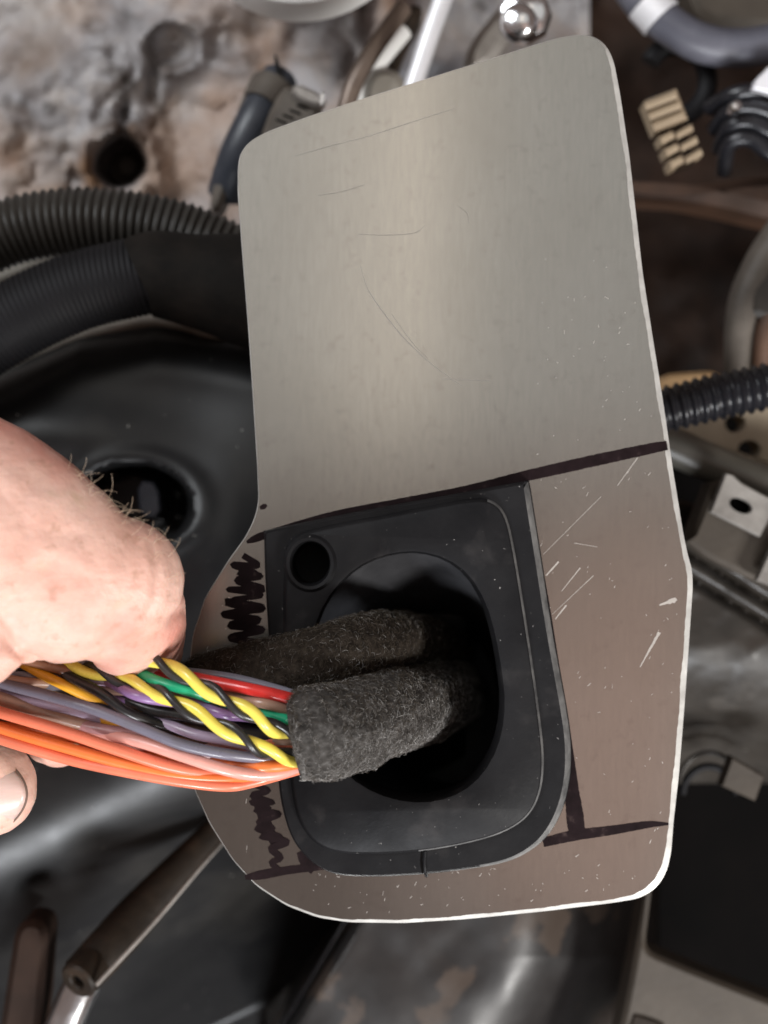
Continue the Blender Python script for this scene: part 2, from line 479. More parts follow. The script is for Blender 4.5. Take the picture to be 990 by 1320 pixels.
def stain(m, centre, rad, c2):
    nt = m.node_tree; N, Lk = nt.nodes, nt.links
    b = N['Principled BSDF']; old = b.inputs['Base Color'].links[0].from_socket
    tc = N.new('ShaderNodeTexCoord')
    nz = N.new('ShaderNodeTexNoise'); nz.inputs['Scale'].default_value = 90; nz.inputs['Detail'].default_value = 5
    Lk.new(tc.outputs['Object'], nz.inputs['Vector'])
    vd = N.new('ShaderNodeVectorMath'); vd.operation = 'DISTANCE'
    Lk.new(tc.outputs['Object'], vd.inputs[0]); vd.inputs[1].default_value = centre
    ad = N.new('ShaderNodeMath'); ad.operation = 'MULTIPLY_ADD'; ad.inputs[1].default_value = rad * 1.4
    Lk.new(nz.outputs['Fac'], ad.inputs[0]); Lk.new(vd.outputs['Value'], ad.inputs[2])
    mr = N.new('ShaderNodeMapRange'); mr.inputs['From Min'].default_value = rad * 2.1; mr.inputs['From Max'].default_value = rad * 1.1
    Lk.new(ad.outputs[0], mr.inputs['Value'])
    mx = N.new('ShaderNodeMix'); mx.data_type = 'RGBA'
    Lk.new(mr.outputs['Result'], mx.inputs['Factor']); Lk.new(old, mx.inputs['A']); mx.inputs['B'].default_value = (*c2, 1)
    Lk.new(mx.outputs['Result'], b.inputs['Base Color'])
block = sheet('engine_block', -420, 760, -420, 520, 5, z_cast, M['cast'], skirt=40,
              label='dirty rust stained cast metal block filling the upper left behind the hoses', cat='engine block')
org = np.array(block.location)
for c_, r_, k_ in (((118, 222, -88), .0075, (.17, .075, .022)), ((160, 176, -88), .006, (.05, .03, .02)), ((215, 68, -90), .006, (.09, .065, .05)),
                   ((60, 236, -88), .009, (.30, .20, .13)), ((230, 190, -90), .010, (.36, .25, .19)), ((275, 140, -92), .008, (.40, .29, .23)), ((30, 60, -84), .010, (.20, .15, .12))):
    stain(M['cast'], tuple(np.array(P(*c_)) - org), r_, k_)
bolt_prof = [(0.1, 3), (2.4, 3), (2.8, 2.4), (2.8, 0), (4.4, -.3), (4.6, -1.2), (4.6, -5)]
lathe('bolt', (162, 214, -108), bolt_prof, M['rust'], block, seg=6, axis=(.3, -.2, 1))

CUM = {}
def shoulder(s, a, b, smax):
    """height lost along s when the slope grows smoothly from 0 at a to smax at b"""
    t = np.linspace(-3000, 3000, 6001)
    sl = smax * ss(a, b, t)
    cum = np.concatenate([[0], np.cumsum((sl[1:] + sl[:-1]) / 2)])
    return np.interp(s, t, cum) * SC * 1.2

def z_cover(X, Y):
    z = np.full_like(X, -46.0)
    yt = np.interp(X, [-600, -100, 20, 100, 200, 330, 450, 700], [640, 520, 466, 431, 417, 437, 470, 560])
    d = Y - yt
    t = np.clip(1 - d / 70, 0, 1)
    z = z - 13 * (1 - np.sqrt(1 - np.minimum(t, 1) ** 2 + 1e-9)) - 45 * np.clip(-d / 14, 0, 1)
    z = z + 3 * np.exp(-(((X - 60) / 150) ** 2 + ((Y - 560) / 45) ** 2))
    z = z - 2 * np.exp(-(((X - 240) / 90) ** 2 + ((Y - 520) / 80) ** 2))
    z = z + 3 * np.exp(-(((X - 280) / 60) ** 2 + ((Y - 700) / 90) ** 2))
    dx, dy = X - 172, Y - 652
    q = np.hypot(dx / 84, dy / 62)
    z = z + 1.0 * np.exp(-((q - 1.04) / .20) ** 2) - 20 * (1 - ss(.78, .92, q)) + 2.2 * np.exp(-((q - .70) / .06) ** 2)
    s = X * .434 + (Y - 1128) * .90
    z = z - np.minimum(shoulder(s, -90, 120, 1.6), 75)
    return z
cover = sheet('plastic_cover', -500, 600, 380, 1600, 5, z_cover, M['cover'], skirt=30,
              label='smooth black plastic cover with a round recess, behind the hand', cat='plastic cover')
slab('recess_tab', [(176, 618), (204, 622), (208, 668), (180, 668)], -50, 12, M['hose_gloss'], cover, bev=.5, it=1)

def z_pan(X, Y):
    z = np.full_like(X, -64.0)
    z = z + 3 * fbm(X / 120, Y / 120, 3, 21)
    bend = X - 735 + np.clip(Y - 1235, 0, 300) * .55
    z = z - np.minimum(shoulder(bend, -120, 90, 2.0), 50)
    z = z - 70 * ss(460, 400, X + (Y - 1200) * .62)
    return z
sheet('oil_pan', 330, 850, 1080, 1600, 5, z_pan, M['pan'], skirt=30,
      label='glossy black metal pan with brown rust patches below the plate', cat='oil pan')

def z_right(X, Y):
    z = np.full_like(X, -50.0)
    s = (Y - 868) + (X - 930) * -.12
    z = z - np.minimum(shoulder(s, -70, 100, 1.6), 60)
    z = z + 2.4 * fbm(X / 90, Y / 60, 4, 33)
    for y0, k in ((712, .62), (742, .60)):
        dd = (Y - (y0 + (X - 885) * k)) / 6
        z = z - 2.6 * np.exp(-dd ** 2)
    return z
sheet('brown_housing', 840, 1250, 690, 1010, 4, z_right, M['brownpl'], skirt=40,
      label='dark brown moulded housing with two grooves beside the lower right plate edge', cat='housing')

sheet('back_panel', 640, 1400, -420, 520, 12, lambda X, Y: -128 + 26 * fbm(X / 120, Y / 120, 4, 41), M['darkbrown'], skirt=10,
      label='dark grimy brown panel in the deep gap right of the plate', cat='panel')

# ------------------------------------------------------------------ upper left: hoses
hose_a = corrugated('corrugated_hose', [(-260, 470, -46), (-90, 352, -46), (0, 304, -46), (75, 287, -46), (150, 287, -46), (230, 302, -47), (310, 336, -49), (400, 390, -54)],
                    M['hose'], r=44, pitch=10.2, depth=.11, sharp=.7,
                    label='thick grey black corrugated hose arching over the upper left', cat='hose')
h2 = thing('taped_hose', P(160, 380, -40), 'dull black hose wrapped with cloth tape, under the corrugated hose', 'hose')
corrugated('hose', [(-260, 640, -34), (-90, 488, -34), (0, 424, -34), (100, 376, -34), (210, 350, -34)], M['hose_dark'], h2, r=51, pitch=7.2, depth=.035)
tube('tape_wrap', [(184, 357, -33, 52), (200, 353, -33, 55), (250, 362, -33, 60), (310, 373, -33, 70), (380, 400, -34, 70), (450, 440, -36, 70)], M['tape'], h2, seg=40)
tube('pale_pipe', [(-120, 640, -56), (0, 484, -56), (70, 440, -56), (140, 416, -56), (210, 406, -56), (280, 430, -56), (380, 520, -66)], M['beige'], r=17, seg=20,
     label='pale dusty pipe showing between the taped hose and black cover', cat='pipe')
tube('beige_pipe', [(-200, 520, -70), (-60, 386, -70), (20, 345, -70), (80, 322, -70), (180, 300, -72)], M['beige'], r=16, seg=20,
     label='beige pipe sliver between the corrugated hose and taped hose', cat='pipe')

# clamp, strip and band beside the plate's upper left corner
cl = thing('hose_clamp', P(350, 150, -70), 'dark hose clamp with a slotted screw housing behind the rounded plate corner', 'hose clamp')
slab('strip', [(322, 96), (338, 86), (350, 96), (322, 140), (304, 190), (288, 268), (266, 276), (280, 216), (302, 150)], -72, 9, M['gbrown'], cl, bev=1.2)
tube('hose_end', [(360, 104, -74), (350, 120, -72), (328, 158, -70), (306, 204, -72), (292, 250, -78)], M['bluegrey'], cl, r=25, seg=24)
tube('band', [(356, 110, -71.5), (340, 137, -70)], M['gbrown'], cl, r=27.5, seg=28)
slab('housing', [(352, 128), (372, 104), (416, 126), (410, 160), (360, 190), (330, 190)], -60, 10, M['gbrown'], cl, bev=1.4, it=1)
slab('screw_cap', [(380, 104), (418, 122), (412, 140), (374, 124)], -57, 6, M['steel'], cl, bev=.8, it=1)
for k in range(4):
    slab('slot', [(356 + 9 * k, 152 - 6 * k), (370 + 9 * k, 157 - 6 * k), (369 + 9 * k, 160 - 6 * k), (355 + 9 * k, 155 - 6 * k)], -59.7, .6, M['dark'], cl, bev=.1, it=0)
slab('tip', [(412, 116), (420, 120), (420, 134), (410, 138)], -56, 3, M['chrome'], cl, bev=.4, it=1)
slab('bracket_fin', [(352, 68), (357, 70), (366, 106), (358, 112)], -68, 10, M['hose_dark'],
     label='thin dark upright fin above the hose clamp', cat='bracket')

lathe('plastic_reservoir', (384, -150, -50), [(.1, 3), (20, 3), (24.5, 2.4), (26.2, 1), (26.8, -1.2), (26.8, -9), (26.0, -10)], M['white'], seg=72,
      label='round white plastic reservoir cut off by the top edge', cat='reservoir')
tube('brown_pipe', [(520, 10, -70), (498, 40, -68), (475, 74, -66), (452, 120, -66), (436, 190, -68)], M['copper'], r=12,
     label='curved brown pipe just above the plate top edge', cat='pipe')
tube('white_glint', [(520, 40, -78), (492, 74, -76), (470, 104, -76), (456, 160, -76)], M['white'], r=12,  # white tube drawn in place of a highlight by the pipe
     label='slim white tube drawn as a highlight beside the curved brown pipe', cat='hose')
slab('tan_bracket', [(478, 90), (500, 84), (522, 96), (530, 150), (470, 150), (466, 112)], -72, 10, M['beige'], bev=2,
     label='pale rounded tan bracket between the pipes at the plate top', cat='bracket')
slab('dark_lug', [(500, 20), (530, 0), (550, 8), (520, 60), (512, 92), (498, 80)], -80, 10, M['rust'], bev=2,
     label='dark rusty lug left of the bright rod', cat='bracket')
tube('dipstick_tube', [(600, -90, -58), (572, -4, -58), (552, 52, -58), (520, 150, -60)], M['rod'], r=12.5, seg=24,
     label='bright silver rod running down to the plate top edge', cat='rod')
nut = thing('flange_nut', P(668, 28, -50), 'shiny plated flange nut with round domed centre above plate', 'nut')
lathe('flange', (676, 20, -56), [(.1, 2), (4.5, 2), (5.6, 1.4), (6.0, .4), (6.0, -3), (5.5, -4)], M['chrome'], nut, seg=9, axis=(-.15, -.1, 1))
lathe('dome', (668, 30, -53), [(.1, 2.8), (2.4, 2.6), (3.6, 1.9), (4.2, .6), (4.2, -4)], M['chrome'], nut, seg=36, axis=(-.25, -.15, 1))
slab('grey_rib', [(600, 60), (640, 10), (668, -20), (690, -20), (640, 80), (600, 100)], -84, 12, M['steel'], bev=2,
     label='dull grey cast rib between the rod and the shiny nut', cat='rib')

# ------------------------------------------------------------------ upper right
gh = thing('coolant_hose', P(900, 45, -70), 'grey blue rubber hose with silver clamp in the upper right corner', 'hose')
tube('hose', [(790, -60, -70), (822, -6, -70), (856, 28, -70), (900, 54, -70), (945, 62, -70), (1000, 56, -70), (1200, 20, -70)], M['bluehose'], gh, r=25, seg=24)
tube('clamp', [(832, 2, -70), (852, 24, -70)], M['rod'], gh, r=28.5, seg=28)
def loop_tube(name, cx, cy, rx, ry, z, r, m, a0=0, a1=2 * math.pi, parent=None, **kw):
    n = 40
    path = [(cx + rx * math.cos(a0 + (a1 - a0) * k / n), cy + ry * math.sin(a0 + (a1 - a0) * k / n), z) for k in range(n + 1)]
    return tube(name, path, m, parent, r=r, seg=14, step=6, **kw)
loop_tube('black_cable', 872, 104, 40, 46, -78, 13, M['hose_dark'], -2.6, 2.6,
          label='black cable looped below the grey blue hose', cat='cable')
cn = thing('cable_connector', P(865, 165, -60), 'tan ribbed nylon connector hanging in the dark right gap', 'connector')
ax = Vector((.36, .93)); pr = Vector((.93, -.36)) * 1.0
def cpt(u, v): return (850 + pr.x * u + ax.x * v, 122 + pr.y * u + ax.y * v)
slab('body', [cpt(-20, 0), cpt(24, 0), cpt(24, 42), cpt(-20, 42)], -60, 7, M['connector'], cn, bev=.5, it=0)
for k in range(3):
    slab('ridge', [cpt(-23, 2 + 14 * k), cpt(21, 2 + 14 * k), cpt(21, 12 + 14 * k), cpt(-23, 12 + 14 * k)], -58.6, 2, M['connector'], cn, bev=.6, it=0)
slab('core', [cpt(-10, 42), cpt(12, 42), cpt(12, 98), cpt(-10, 98)], -61.6, 5, M['rust'], cn, bev=.4, it=0)
for k in range(3):
    for (u0, u1) in ((-20, 0), (2, 26)):
        dv = 3 if u0 > 0 else 0
        slab('fin', [cpt(u0, 50 + 17 * k + dv), cpt(u1, 49 + 17 * k), cpt(u1, 58 + 17 * k), cpt(u0, 61 + 17 * k)], -60, 6, M['connector'], cn, bev=.7, it=0)
for k, (a, b, lab) in enumerate([(110, 122, 'topmost of the dark cables fanning in from the right edge'), (130, 150, 'second dark glossy cable from the top at the right edge'),
                                 (150, 176, 'third dark glossy cable from the top at the right edge'), (172, 205, 'lowest dark glossy cable bending down at the right edge')]):
    tube('dark_cable', [(915 + 6 * k, b + 18, -72), (940, a + 14, -66), (968, a + 8, -64), (1010, b + 2, -64), (1150, b + 60, -66)], M['hose_gloss'], r=10.5,
         label=lab, cat='cable', group='dark cables at the right edge')
lathe('bright_screw', (949, 137, -58), [(.1, 1), (1.0, .8), (1.4, 0), (1.4, -3)], M['chrome'], seg=20, label='tiny bright screw head among the dark cables', cat='screw')
slab('white_plate', [(965, 112), (1000, 76), (1060, 90), (1040, 130), (988, 118)], -60, 4, M['rod'], bev=.4, it=1,
     label='small pale metal corner plate at the right edge over the cables', cat='plate')
slab('rusty_ledge', [(790, 226), (850, 238), (915, 234), (980, 222), (1250, 215), (1250, 330), (1010, 282), (930, 262), (870, 252), (800, 250)], -86, 16, M['rust_bright'], bev=3,
     label='rusty brown steel ledge crossing the dark gap on the right', cat='ledge')
slab('grey_shelf', [(880, -100), (1250, -100), (1250, 40), (1000, 36), (930, 34), (890, 14)], -96, 12, M['khaki'], bev=2,
     label='dull grey panel above the grey blue hose', cat='panel')
lv = thing('lever_arm', P(965, 400, -62), 'weathered metal lever arm at the right edge above the ribbed hose', 'lever')
tube('arm', [(1080, 220, -62, 26), (1010, 300, -62, 25), (972, 362, -62, 24), (955, 412, -62, 20), (950, 490, -64, 17)], M['gbrown'], lv, seg=20)
slab('plate', [(975, 340), (1060, 300), (1060, 420), (990, 412), (962, 400)], -58, 6, M['brownpl'], lv, bev=1.2, it=1)
tube('stub', [(992, 405, -60), (984, 440, -60), (980, 500, -62)], M['rust_bright'], lv, r=12)
slab('tan_ledge', [(840, 484), (900, 478), (928, 478), (960, 520), (840, 540)], -74, 8, M['tanm'], bev=1,
     label='orange tan painted ledge under the ribbed hose', cat='ledge')
corrugated('ribbed_conduit', [(700, 562, -46), (800, 542, -40), (870, 525, -38), (930, 510, -38), (990, 498, -38), (1150, 462, -38)], M['hose_gloss'], r=31, pitch=12.6, depth=.17, sharp=.8,
           label='glossy black ribbed conduit leaving the plate edge to the right', cat='conduit')
slab('cream_bracket', [(830, 556), (900, 520), (1000, 490), (1250, 470), (1250, 660), (1000, 606), (930, 582), (870, 566)], -72, 8, M['cream'], bev=1.2,
     holes=[ellipse(948, 546, 14, 12, 20), ellipse(966, 580, 15, 13, 20), ], label='cream cast bracket with round holes below the ribbed conduit', cat='bracket')
tube('olive_tube', [(760, 540, -58), (850, 568, -58), (905, 592, -58), (960, 614, -58), (1010, 630, -58), (1250, 700, -58)], M['olive'], r=25, seg=28,
     label='smooth grey olive tube running under the cream bracket', cat='tube')
slab('dark_bracket', [(860, 640), (905, 650), (900, 690), (884, 720), (860, 720)], -66, 8, M['rust'], bev=1,
     label='small dark bracket tucked between plate edge and mounting panel', cat='bracket')
mp_ = thing('mounting_panel', P(950, 690, -46), 'brown plastic mounting panel carrying a square metal clip nut', 'mounting panel')
slab('panel', [(925, 604), (1000, 650), (1250, 770), (1250, 850), (1000, 762), (884, 704), (896, 682)], -44, 10, M['khaki'], mp_, bev=1, it=1)
slab('clip_nut', [(935, 610), (946, 612), (956, 622), (990, 640), (1006, 642), (994, 664), (980, 692), (916, 660)], -40, 2.2, M['clip'], mp_, bev=.35, it=0, holes=[ellipse(955, 652, 16, 9, 24, .42)])
slab('nut_hole', ellipse(955, 652, 17, 10, 20, .42), -42.6, 1.5, M['dark'], mp_, bev=.1, it=0)
slab('clip_plate', [(975, 748), (1000, 696), (1060, 716), (1040, 772)], -40, 2.2, M['clip'], bev=.3, it=0,
     label='second metal clip plate cut off by the right edge', cat='clip')

# ------------------------------------------------------------------ lower right
cup = thing('socket_cup', P(912, 995, -60), 'dark round socket rim beside the lower right plate edge', 'socket')
loop_tube('rim', 914, 1010, 38, 40, -60, 3.2, M['brownpl'], math.pi, 2 * math.pi, parent=cup)
loop_tube('wall', 914, 1024, 34, 36, -64, 5, M['hose_dark'], math.pi, 2 * math.pi, parent=cup)
slab('grey_tab', [(944, 976), (986, 1000), (974, 1033), (930, 1013)], -52, 4, M['khaki'], bev=.5, it=0,
     label='small square grey brown tab over the dark cavity', cat='tab')
slab('corner_bracket', [(836, 1130), (842, 1130), (838, 1170), (832, 1216), (836, 1226), (850, 1234), (990, 1290), (1250, 1390), (1250, 1620), (740, 1620), (800, 1330), (818, 1240), (828, 1180)], -62, 10, M['khaki'], bev=1.0, it=1,
     label='brown steel corner bracket in the lower right corner', cat='bracket')
slab('dark_slot', [(812, 1308), (832, 1310), (862, 1322), (900, 1400), (800, 1400)], -61.4, 3, M['rust'], bev=.5, it=1,
     label='dark tab lying on the brown corner bracket', cat='tab')

# ------------------------------------------------------------------ lower left
bk = thing('rusty_channel', P(140, 1230, -40), 'rusty brown steel channel with open tube end in the lower left', 'channel')
tube('channel', [(330, 1010, -62, 8), (262, 1086, -54, 18), (183, 1172, -46, 27), (140, 1220, -40, 28), (103, 1260, -36, 27)], M['rust'], bk, seg=24, flat=.6)
lathe('tube_end', (101, 1264, -33), [(1.5, -5), (1.5, .2), (1.9, .6), (3.6, .6), (4.1, 0), (4.2, -5)], M['rust'], bk, seg=36, axis=(-.42, -.40, .80))
lathe('bore', (100, 1265, -33), [(.1, -.9), (1.55, -.9), (1.55, -3)], M['dark'], bk, seg=24, axis=(-.42, -.40, .80))
tube('thin_rod', [(124, 1270, -30), (198, 1190, -38), (270, 1105, -46), (340, 1030, -62)], M['steel'], r=2.6, seg=12,
     label='thin bright rod lying along the rusty channel', cat='rod')
tube('steel_pipe', [(110, 1262, -42), (96, 1290, -42), (74, 1345, -42), (40, 1440, -42)], M['chrome'], r=24, seg=28,
     label='short bright steel pipe at the bottom left edge', cat='pipe')
slab('dark_post', [(20, 1186), (62, 1188), (58, 1240), (52, 1330), (20, 1450), (-20, 1450), (10, 1250)], -44, 10, M['darkbrown'], bev=1.5,
     label='blunt dark brown post left of the rusty channel', cat='post')
tube('seam_wire', [(320, 1400, -72), (385, 1290, -72), (450, 1180, -74), (480, 1120, -80)], M['hose_gloss'], r=3.5,
     label='thin dark wire running down below the plate', cat='wire')

# ------------------------------------------------------------------ the aluminium plate
OUT = [(306, 250), (306, 214), (309, 197), (321, 181), (345, 168), (400, 148), (480, 122), (560, 97), (640, 72), (690, 56), (725, 46), (750, 43), (768, 46), (783, 58),
       (792, 78), (800, 120), (812, 200), (820, 270), (829, 350), (843, 440), (856, 520), (869, 610), (882, 690), (888, 718), (893, 734), (894, 756), (891, 800), (884, 900),
       (876, 1000), (869, 1060), (866, 1100), (860, 1126), (846, 1147), (825, 1159), (790, 1165), (700, 1176), (600, 1186), (520, 1191), (450, 1190), (410, 1184), (370, 1169),
       (330, 1143), (300, 1110), (270, 1063), (250, 1018), (242, 975), (240, 925), (242, 868), (248, 818), (264, 770), (294, 722), (316, 692), (328, 668), (333, 645),
       (331, 600), (326, 520), (320, 430), (312, 330)]
HOLE = [(540, 712), (575, 721), (604, 742), (625, 778), (637, 820), (645, 866), (649, 905), (645, 945), (632, 980), (609, 1009), (580, 1026), (545, 1033), (505, 1028),
        (468, 1012), (437, 986), (416, 950), (405, 910), (401, 860), (405, 815), (420, 777), (445, 745), (475, 724), (508, 714)]
HOLE = [tuple(p) for p in chaikin(HOLE, 1)]
def grow(loop, k, dx=0, dy=0):
    cx = sum(p[0] for p in loop) / len(loop); cy = sum(p[1] for p in loop) / len(loop)
    return [(cx + (p[0] - cx) * k + dx, cy + (p[1] - cy) * k + dy) for p in loop]
plate = thing('aluminium_plate', P(570, 640, -1), 'flat silver aluminium plate with rounded corners and dark marker lines', 'metal plate')
from itertools import count
tick = count()
def bevw(n):
    k = next(tick)
    return bevel_width(n) * (1 + .12 * math.sin(k * .31) * math.sin(k * .083 + 1) + .05 * math.sin(k * 1.7) * math.sin(k * .21))
def bevel_width(n):   # filed wider on the right and lower edges
    return .2 + .8 * max(0, n.x) ** 1.0 * (1 if n.y < .5 else .5) + .75 * max(0, -n.y) * max(0, .35 + n.x * .65 + .3)
DENSE = []
for k in range(len(OUT)):
    (x1, y1), (x2, y2) = OUT[k], OUT[(k + 1) % len(OUT)]
    q = max(1, int(math.hypot(x2 - x1, y2 - y1) / 16))
    DENSE += [(x1 + (x2 - x1) * t / q, y1 + (y2 - y1) * t / q) for t in range(q)]
slab('plate_body', DENSE, 0, 2.2, M['alu'], plate, bev=bevw, bevz=.55, it=2, holes=[grow(HOLE, 1.10, 4, 4), ellipse(400, 726, 28, 31, 32)], edge_mat=M['alu_edge'], smooth=10)

def ribbon(name, strokes, m, parent, z=.03, rise=.004, jitter=.22, **kw):
    """flat ink or scratch marks: each stroke is [(px, py, halfwidth px), ...] laid just above the metal"""
    verts, faces = [], []
    zz = z
    for st in strokes:
        A = catmull(st, 3.0)
        T = np.gradient(A[:, :2], axis=0); T /= np.linalg.norm(T, axis=1)[:, None] + 1e-9
        b = len(verts)
        for k, (a, t) in enumerate(zip(A, T)):
            w1 = a[2] * (1 + jitter * (random.random() - .5) * .35); w2 = a[2] * (1 + jitter * (random.random() - .5) * .35)
            verts.append(P(a[0] - t[1] * w1, a[1] + t[0] * w1, zz)); verts.append(P(a[0] + t[1] * w2, a[1] - t[0] * w2, zz))
            if k: faces.append((b + 2 * k - 2, b + 2 * k - 1, b + 2 * k + 1, b + 2 * k))
            zz += rise / 10
        zz += rise
    return build(name, verts, faces, m, parent, 60, **kw)
line_top = [[(318, 699, 2), (330, 694, 5), (350, 687, 5), (430, 664, 5), (520, 646, 4.5), (600, 631, 5), (680, 613, 7), (760, 595, 7.5), (830, 580, 7), (860, 574, 6)]]
ribbon('marker_line', line_top, M['ink'], plate)
ribbon('marker_line', [[(316, 1131, 3), (335, 1128, 6), (370, 1122, 5.5), (420, 1116, 5)]], M['ink'], plate)
ribbon('marker_line', [[(700, 1086, 6), (740, 1077, 7), (790, 1070, 6), (835, 1063, 4.5), (862, 1062, 1.5)]], M['ink'], plate)
ribbon('marker_line', [[(677, 622, 4), (690, 690, 2.5), (706, 780, 2.5), (719, 860, 2.5), (731, 935, 3), (737, 985, 4.5), (738, 1022, 9), (741, 1050, 11), (744, 1074, 11)]], M['ink'], plate, z=.06)
zz1, zz2 = [], []
for (l, r, y) in [(313, 332, 716), (300, 330, 728), (308, 336, 737), (306, 338, 748), (294, 337, 760), (300, 330, 774), (292, 338, 776), (288, 333, 792), (297, 338, 806), (297, 331, 822), (308, 338, 824), (312, 328, 846)]:
    zz1 += [(l, y, 3.4 + 1.6 * random.random()), (r, y + random.uniform(5, 13), 3.0 + 2.2 * random.random())]
for (l, r, y) in [(318, 332, 1004), (328, 346, 1012), (326, 352, 1026), (324, 346, 1034), (330, 360, 1044), (334, 352, 1060), (331, 362, 1068), (337, 370, 1078), (350, 362, 1094), (350, 360, 1112)]:
    zz2 += [(l, y, 3.4 + 1.6 * random.random()), (r, y + random.uniform(5, 12), 3.2 + 2.0 * random.random())]
ribbon('marker_scribble', [zz1], M['ink'], plate, z=.05, rise=.01)
ribbon('marker_scribble', [zz2], M['ink'], plate, z=.05, rise=.01)
ribbon('marker_scribble', [[(326, 1024, 4), (334, 1040, 6), (344, 1064, 7), (356, 1090, 6)], [(386, 1098, 4), (394, 1112, 7), (405, 1122, 6)]], M['ink'], plate, z=.09)
ribbon('marker_dot', [[(335, 655, 2), (340, 653, 3.5), (344, 651, 1.5)]], M['ink'], plate)
ribbon('marker_dot', [[(450, 664, 1), (456, 661, 1.5), (462, 658, .8)]], M['ink'], plate, z=.1)
ribbon('long_scratch', [[(464, 342, 0.28), (474, 372, 0.55), (492, 400, 0.77), (520, 435, 0.72), (555, 468, 0.55), (596, 498, 0.33)],
                        [(505, 405, 0.22), (530, 440, 0.39), (552, 462, 0.28)], [(570, 488, 0.28), (600, 490, 0.33), (632, 491, 0.17)]], M['scratch_dark'], plate, z=.02)
ribbon('top_scratch', [[(415, 190, 0.17), (470, 177, 0.50), (520, 161, 0.50), (560, 148, 0.28), (585, 140, 0.17)], [(380, 201, 0.11), (420, 190, 0.33), (440, 185, 0.11)],
                       [(462, 302, 0.17), (500, 303, 0.33), (535, 300, 0.28), (548, 290, 0.17)], [(410, 252, 0.17), (440, 247, 0.28), (470, 238, 0.17)],
                       [(590, 265, 0.17), (602, 275, 0.28), (604, 288, 0.17)]], M['scratch_dark'], plate, z=.02)
ribbon('bright_scratch', [[(704, 742, .9), (720, 724, 1.0)], [(724, 762, .3), (748, 732, .7)], [(716, 798, .6), (730, 780, .9)], [(796, 626, .4), (822, 590, .6)],
                          [(700, 715, .2), (775, 640, .3)], [(850, 780, 1), (868, 774, 3), (872, 772, 2)], [(825, 860, .5), (850, 815, 2)],
                          [(712, 792, .2), (765, 742, .4)], [(740, 700, .3), (770, 705, .3)]], M['scratch'], plate, z=.02, jitter=1.5)
fl_v, fl_f = [], []
def inside(x, y, L=OUT):
    c = False
    for i in range(len(L)):
        (x1, y1), (x2, y2) = L[i - 1], L[i]
        if (y1 > y) != (y2 > y) and x < (x2 - x1) * (y - y1) / (y2 - y1) + x1: c = not c
    return c
for k in range(260):
    if random.random() < .68:
        x, y = random.uniform(690, 880), random.uniform(330, 1150)
    elif random.random() < .7:
        x, y = random.uniform(400, 850), random.uniform(1120, 1178)
    else:
        x, y = random.uniform(255, 330), random.uniform(760, 1100)
    if not all(inside(x + dx, y + dy) for dx in (-14, 14) for dy in (-14, 14)): continue
    a = random.choice([random.uniform(.6, 1.4), random.uniform(0, 3.1)])
    l = random.choice([.6, .8, 1, 1.3, 1.8, 2.6]) * random.uniform(.6, 1.2); w = random.uniform(.25, .6)
    c, s = math.cos(a), -math.sin(a)
    b = len(fl_v)
    for (u, v) in ((-l, -w), (l, -w * .5), (l * 1.1, w * .5), (-l * .8, w)):
        fl_v.append(P(x + u * c - v * s, y + u * s + v * c, .025))
    fl_f.append((b, b + 1, b + 2, b + 3))
build('metal_nicks', fl_v, fl_f, M['scratch'], plate, 0, kind='stuff')

# ------------------------------------------------------------------ the rubber grommet
gr = thing('rubber_grommet', P(540, 880, 0), 'black square rubber grommet with one large round opening on the plate', 'grommet')
GO = [(340, 684), (342, 683.5), (420, 667), (510, 650), (600, 634), (681, 619), (684, 620), (690, 660), (700, 722), (712, 800), (723, 862), (734, 922), (739, 962), (738, 1004), (728, 1046),
      (709, 1080), (682, 1102), (650, 1115), (600, 1123), (548, 1129), (490, 1132), (450, 1131), (420, 1124), (394, 1106), (374, 1080), (362, 1040), (357, 1000), (352, 930), (346, 830), (341, 750), (339.5, 690)]
GI = [(366, 720), (370, 700), (386, 686), (430, 676), (500, 663), (560, 651), (608, 642), (632, 643), (649, 656), (659, 684), (672, 760), (686, 850), (697, 930), (702, 980), (698, 1020),
      (685, 1049), (660, 1069), (620, 1084), (548, 1098), (480, 1102), (432, 1100), (402, 1086), (383, 1056), (374, 1010), (368, 920), (365, 810)]
SM = ellipse(400, 726, 25, 28, 32)
z_rim, z_pan_top = 2.6, 4.0
def ring_fill(verts, faces, outer, base, holes, hbases):
    polys = [[Vector((p.x, p.y, 0)) for p in outer]] + [[Vector((p.x, p.y, 0)) for p in h] for h in holes]
    idx = list(range(base, base + len(outer)))
    for h, q in zip(holes, hbases): idx += list(range(q, q + len(h)))
    for t in tessellate_polygon(polys): faces.append(tuple(idx[k] for k in t))
verts, faces = [], []
def add_ring(loop, z):
    b = len(verts); verts.extend([Vector((p.x, p.y, z)) * MM for p in loop]); return b
def bridge(a, b, n):
    for i in range(n):
        j = (i + 1) % n
        faces.append((a + i, a + j, b + j, b + i))
go = mm2(chaikin(GO, 2), 1.5)
gtop = offset2(go, lambda n: .25 + .95 * max(0, n.x + .25 * -n.y))
gtop2 = offset2(gtop, .35)
gi = mm2(chaikin(GI, 2), 3)
gi_w = offset2(gi, -.05)
gi_t = offset2(gi, .45)
gi_t2 = offset2(gi, .8)
a0 = add_ring(go, -.02); a1 = add_ring(offset2(go, lambda n: .05 + .25 * max(0, n.x)), .7); a2 = add_ring(gtop, z_rim - .35); a3 = add_ring(gtop2, z_rim)
for u, v in ((a0, a1), (a1, a2), (a2, a3)): bridge(u, v, len(go))
b0 = add_ring(gi_w, z_rim); b1 = add_ring(gi_t, z_pan_top - .25); b2 = add_ring(gi_t2, z_pan_top)
ring_fill(verts, faces, gtop2, a3, [gi_w], [b0])
bridge(b0, b1, len(gi)); bridge(b1, b2, len(gi))
hl = mm2([Vector(p) for p in HOLE], 3.5)
